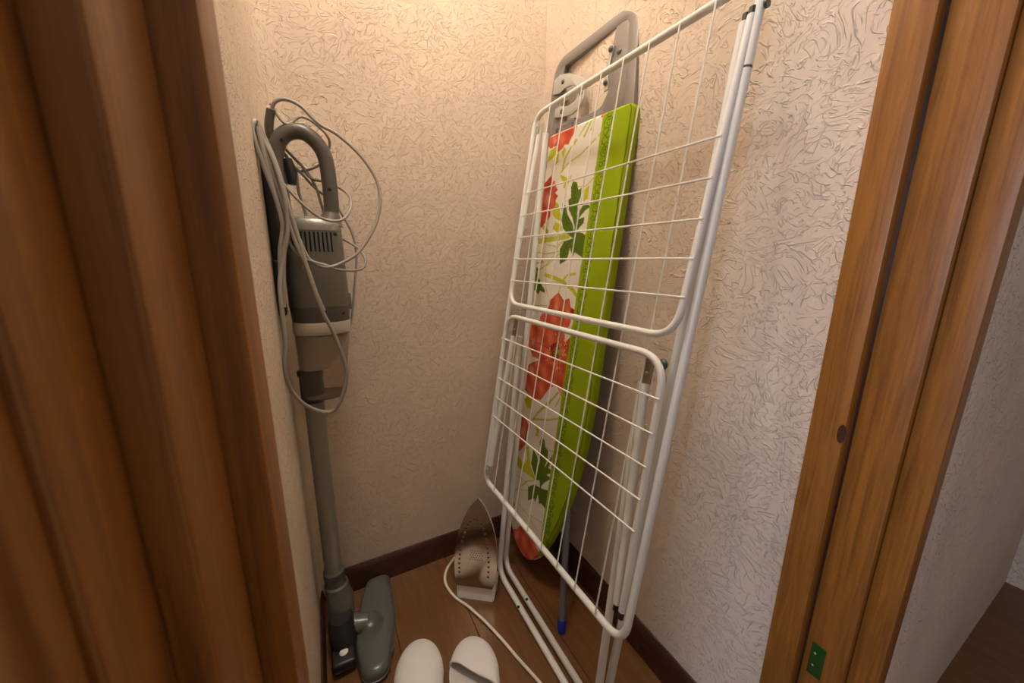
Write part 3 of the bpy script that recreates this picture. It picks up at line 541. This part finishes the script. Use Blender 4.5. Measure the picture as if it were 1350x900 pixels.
# the power cord: loops hung over the handle
def cz(pts, r=.0031): return tube('power_cord', smooth_path(pts, 8), r, 'cord', vac, 8)
def dep(L, ys):  # (x,z) traced at depth y=.93 moved to another depth along the sight line of that loop
    out = []
    for (x, z), y in zip(L, ys): k = y/.93; out.append((x*k, y, 1+(z-1)*k))
    return out
def yy(n, a, b): return [a+(b-a)*i/(n-1)+.003*sin(i*1.9) for i in range(n)]
c1 = [(-.052, 1.285), (-.045, 1.304), (-.027, 1.313), (-.001, 1.306), (.03, 1.278), (.065, 1.262), (.107, 1.227), (.136, 1.183), (.143, 1.14), (.133, 1.092), (.11, 1.049), (.083, 1.015), (.049, .994), (.018, .985), (-.008, .997), (-.021, 1.018), (-.038, 1.083), (-.051, 1.156), (-.066, 1.225)]
cz(dep(c1, [.94, .935, .935, .935, .93, .93, .925, .92, .91, .90, .888, .880, .875, .868, .868, .868, .872, .875, .885]), .0035)
c2 = [(-.066, 1.225), (-.078, 1.262), (-.084, 1.262), (-.088, 1.238), (-.076, 1.183), (-.063, 1.126), (-.055, 1.067), (-.063, 1.004), (-.075, .941), (-.078, .824), (-.085, .755), (-.074, .699), (-.044, .66), (-.005, .643), (.018, .664), (.035, .71), (.038, .757), (.02, .833), (.001, .887), (-.015, .956), (-.029, 1.037), (-.042, 1.113), (-.054, 1.185), (-.070, 1.240)]
cz(dep(c2, [.885, .87, .86, .855, .86, .86, .865, .86, .85, .845, .845, .86, .88, .89, .885, .882, .88, .872, .866, .862, .862, .862, .868, .87]), .0044)
c3 = [(-.070, 1.240), (-.060, 1.19), (-.050, 1.16), (-.014, 1.115), (.02, 1.089), (.057, 1.088), (.078, 1.114), (.077, 1.141), (.06, 1.155), (.034, 1.165), (.005, 1.17), (-.013, 1.197), (-.040, 1.225)]
cz(dep(c3, [.87, .868, .868, .866, .868, .872, .89, .92, .955, .965, .968, .968, .965]), .0028)
c4 = [(-.035, 1.20), (-.012, 1.178), (.012, 1.150), (.045, 1.125), (.06, 1.10), (.078, 1.057), (.082, 1.006), (.072, .937), (.061, .866), (.052, .84)]
cz(dep(c4, [.97, .97, .975, .985, .985, .98, .975, .97, .965, .965]), .0028)
c5 = [(.05, 1.05), (.07, 1.040), (.092, 1.023), (.101, .998), (.088, .98), (.048, .979), (.018, .989), (-.025, 1.005), (-.044, 1.028), (-.055, 1.070), (-.062, 1.13), (-.072, 1.2), (-.078, 1.25)]
cz(dep(c5, [.965, .955, .935, .91, .885, .875, .868, .866, .866, .868, .868, .868, .868]), .0027)
c6 = [(-.052, 1.30), (-.03, 1.268), (.0, 1.286), (.03, 1.272), (.048, 1.245), (.030, 1.205), (.0, 1.185), (-.03, 1.183), (-.045, 1.205)]
cz(dep(c6, [.945, .935, .95, .95, .97, .975, .975, .97, .965]), .0028)
c7 = [(-.04, 1.215), (-.022, 1.18), (-.020, 1.14), (-.012, 1.10), (-.012, 1.07)]
cz(dep(c7, [.968]*5), .0032)
c8 = [(-.03, 1.215), (0.0, 1.18), (.014, 1.15), (.02, 1.12), (.026, 1.09)]
cz(dep(c8, [.975]*5), .0032)
c9 = [(-.080, 1.255), (-.074, 1.205), (-.066, 1.15), (-.060, 1.11), (-.056, 1.07), (-.066, 1.02), (-.071, .96), (-.074, .90)]
cz(dep(c9, [.862]*8), .0044)
c10 = [(-.078, 1.262), (-.070, 1.215), (-.056, 1.14), (-.043, 1.07), (-.034, 1.03), (-.020, .985), (-.008, .93), (.004, .888)]
cz(dep(c10, [.868, .866, .863, .861, .861, .862, .863, .866]), .0040)
c11 = [(-.082, 1.268), (-.072, 1.235), (-.060, 1.20), (-.050, 1.15), (-.046, 1.10), (-.050, 1.05), (-.062, 1.00), (-.072, .90)]
cz(dep(c11, [.875, .868, .862, .858, .858, .858, .858, .856]), .0040)

# ---------------------------------------------------------------- iron, standing on its heel
IO = V((.3275, .8465, 0)); IX = V((.815, -.58, 0)).normalized(); hn = V((.58, .815, 0)).normalized()
tl_ = radians(12); IZ = (hn*sin(tl_)+V((0, 0, cos(tl_)))).normalized(); IN = IX.cross(IZ); IN = IN if IN.y > 0 else -IN   # IN points to the back of the iron
iron = thing('clothes_iron', tuple(IO+hn*.04), 'white steam iron standing on its heel with metal soleplate facing out, beside the rack', 'iron')
def ip(u, v, w=0): return IO+IX*u+IZ*v+IN*w
def sole_outline(s=1, v0=.045, n=22, top=.312, cx_=-.003):
    out = []; prof_ = [(0, .054), (.03, .0625), (.065, .0655), (.11, .0640), (.15, .058), (.19, .047), (.22, .0345), (.245, .020), (.260, .0075), (.267, 0)]
    a = [p[0] for p in prof_]; b = [p[1] for p in prof_]
    ts = list(np.linspace(0, .267, n))+[.2665]
    Rr = [(np.interp(t_, a, b)*s+cx_, v0+t_*(1 if s == 1 else (1-(1-s)*.7))) for t_ in sorted(ts)]
    Ll = [(-(x-cx_)+cx_, y) for x, y in Rr[::-1] if abs(x-cx_) > 1e-4]
    return [(float(x), float(y)) for x, y in Rr+Ll]
def srt(s, w): return [ip(a, b, w) for a, b in sole_outline(s)]
loft('soleplate', [srt(1, .0), srt(1, .0058)], 'sole', iron)
loft('skirt', [srt(.99, .006), srt(1.0, .009), srt(.98, .016), srt(.88, .035), srt(.70, .055), srt(.45, .066)], 'iron', iron)
heel = [(p.x, p.y) for p in fillet([(-.058, 0, 0), (.056, 0, 0), (.060, .064, 0), (-.062, .064, 0)], .010, 4, True)]
loft('heel', [[ip(a, b+.0012 if b < .03 else b, w) for a, b in heel] for w in (.008, .012, .060)], 'iron', iron)
tube('handle', smooth_path([ip(0, .055, .055), ip(0, .06, .095), ip(0, .11, .105), ip(0, .19, .095), ip(0, .225, .070), ip(0, .235, .05)], 6), .013, 'iron', iron, 14)
# steam holes with their pressed rims: two rows that meet in an arch, and a patch near the heel
vs_, fs = [], []
def hole(u, v, r_=.0022, w=-.0008):
    b0 = len(vs_)
    for k in range(8): vs_.append(ip(u+r_*cos(k*pi/4), v+r_*sin(k*pi/4), w))
    for k in range(8): vs_.append(ip(u+r_*cos(k*pi/4), v+r_*sin(k*pi/4), .002))
    fs.append(tuple(b0+k for k in range(8)))
    for k in range(8): fs.append((b0+k, b0+(k+1) % 8, b0+8+(k+1) % 8, b0+8+k))
arch = smooth_path([(-.052, .085, 0), (-.053, .125, 0), (-.048, .170, 0), (-.037, .212, 0), (-.024, .240, 0), (-.006, .250, 0), (.008, .240, 0), (.021, .212, 0), (.031, .170, 0), (.037, .125, 0), (.037, .080, 0)], 10)
acc = 0; last = arch[0]
hl = [arch[0]]
for p in arch[1:]:
    acc += (p-last).length; last = p
    if acc > .0125: hl.append(p); acc = 0
for p in hl: hole(p.x, p.y)
link('steam_holes', raw('steam_holes', vs_, fs), 'hole', iron, False, kind='stuff')
vs_, fs = [], []
for p in hl:
    a, b = sweep_data([ip(p.x+.0030*cos(q*pi/5), p.y+.0030*sin(q*pi/5), -.0002) for q in range(10)], .0008, 5, True)
    k0 = len(vs_); vs_ += a; fs += [tuple(k0+i for i in f) for f in b]
link('steam_hole_rims', raw('steam_hole_rims', vs_, fs), 'sole', iron, True, kind='stuff')
vs_, fs = [], []
for i in range(5):
    for j in range(6-(i % 2)): hole(-.020+.0075*j+(i % 2)*.0037, .128+.0065*i, .0013)
for i in range(9):
    for j in range(4-(i % 2)): hole(-.012+.005*j+(i % 2)*.0025, .185+.012*i if i < 4 else .222+.009*(i-4), .0006)
link('small_steam_holes', raw('small_steam_holes', vs_, fs), 'hole', iron, False, kind='stuff')
cp = [ip(-.02, .06, .085), (.330, .985, .05), (.300, 1.005, .010), (.275, .975, .0046), (.268, .936, .0046), (.2785, .886, .0046), (.3035, .837, .0046), (.329, .772, .0046), (.349, .706, .0046), (.366, .639, .0046), (.385, .571, .0046), (.400, .50, .0046), (.395, .40, .0046)]
tube('power_cord', smooth_path(cp, 8), .0042, 'wcord', iron, 10)

# ---------------------------------------------------------------- slippers
def slipper(toe, dirv, L, W, T_left, T_right, label, hgt=.052, flop=0):
    toe = V((*toe, 0)); d = V((*dirv, 0)).normalized(); n_ = V((-d.y, d.x, 0))    # d: toe -> heel ; n_: to the viewer's right when d points back
    t = thing('slipper', tuple(toe+d*L/2), label, 'slipper', None)
    def width(s):   # s: metres from the toe
        x = s/L
        w = W/2*(min(1, (1-(1-min(x/.36, 1))**2.1))**.58)
        w *= 1-.16*max(0, (x-.35)/.35) if x < .7 else .84
        if x > .86: w *= math.sqrt(max(0, 1-((x-.86)/.14)**2))
        return max(w, .0004)
    # sole slab
    N_ = 34; ss = [L*(1-cos(pi*i/(N_-1)))/2 for i in range(N_)]
    outl = [(s, width(s)) for s in ss]+[(s, -width(s)) for s in ss[::-1][1:-1]]
    def sr(z, k): return [toe+d*(L/2+(s-L/2)*(1-(1-k)*.3))+n_*w*k+V((0, 0, z)) for s, w in outl]
    loft('sole', [sr(.001, .94), sr(.003, .99), sr(.008, 1.0), sr(.010, .97)], 'slip', t)
    loft('insole', [sr(.0098, .95), sr(.0115, .93)], 'insole', t)
    # vamp
    nu, nv = 30, 26; vs_ = []; fs = []
    for i in range(nu):
        for j in range(nv):
            th = pi*j/(nv-1); f = .5-.5*cos(th)      # 0 = right, 1 = left
            Tt = T_right+(T_left-T_right)*(f**1.2); s = .0015+(Tt-.0015)*(1-cos(pi/2*i/(nu-1)))
            w = width(s)*1.01
            h = hgt*(1-(1-min(s/.13, 1))**2.0)**.62
            if flop: h *= 1-.28*max(0, min(1, (s-.03)/.07))*(f > .0)*max(0, sin(pi*min(1, f*1.1)))**2
            vs_.append(toe+d*s+n_*w*cos(th)+V((0, 0, .004+h*abs(sin(th))**.72)))
    for i in range(nu-1):
        for j in range(nv-1): a = i*nv+j; fs.append((a, a+1, a+nv+1, a+nv))
    o = link('vamp', raw('vamp', vs_, fs), 'slip', t)
    md = o.modifiers.new('thickness', 'SOLIDIFY'); md.thickness = .004; md.offset = -1
    edge = [vs_[(nu-1)*nv+j] for j in range(nv)]
    tube('binding', edge, .0026, 'slip', t, 8)
    return t
slipper((.152, .807), (-.26, -1), .275, .118, .165, .150, 'white towelling slipper nearer the vacuum cleaner, its toe fully closed', .050)
slipper((.274, .752), (-.26, -1), .275, .122, .062, .150, 'white towelling slipper nearer the iron cord, its open side showing the grey insole', .048, 1)
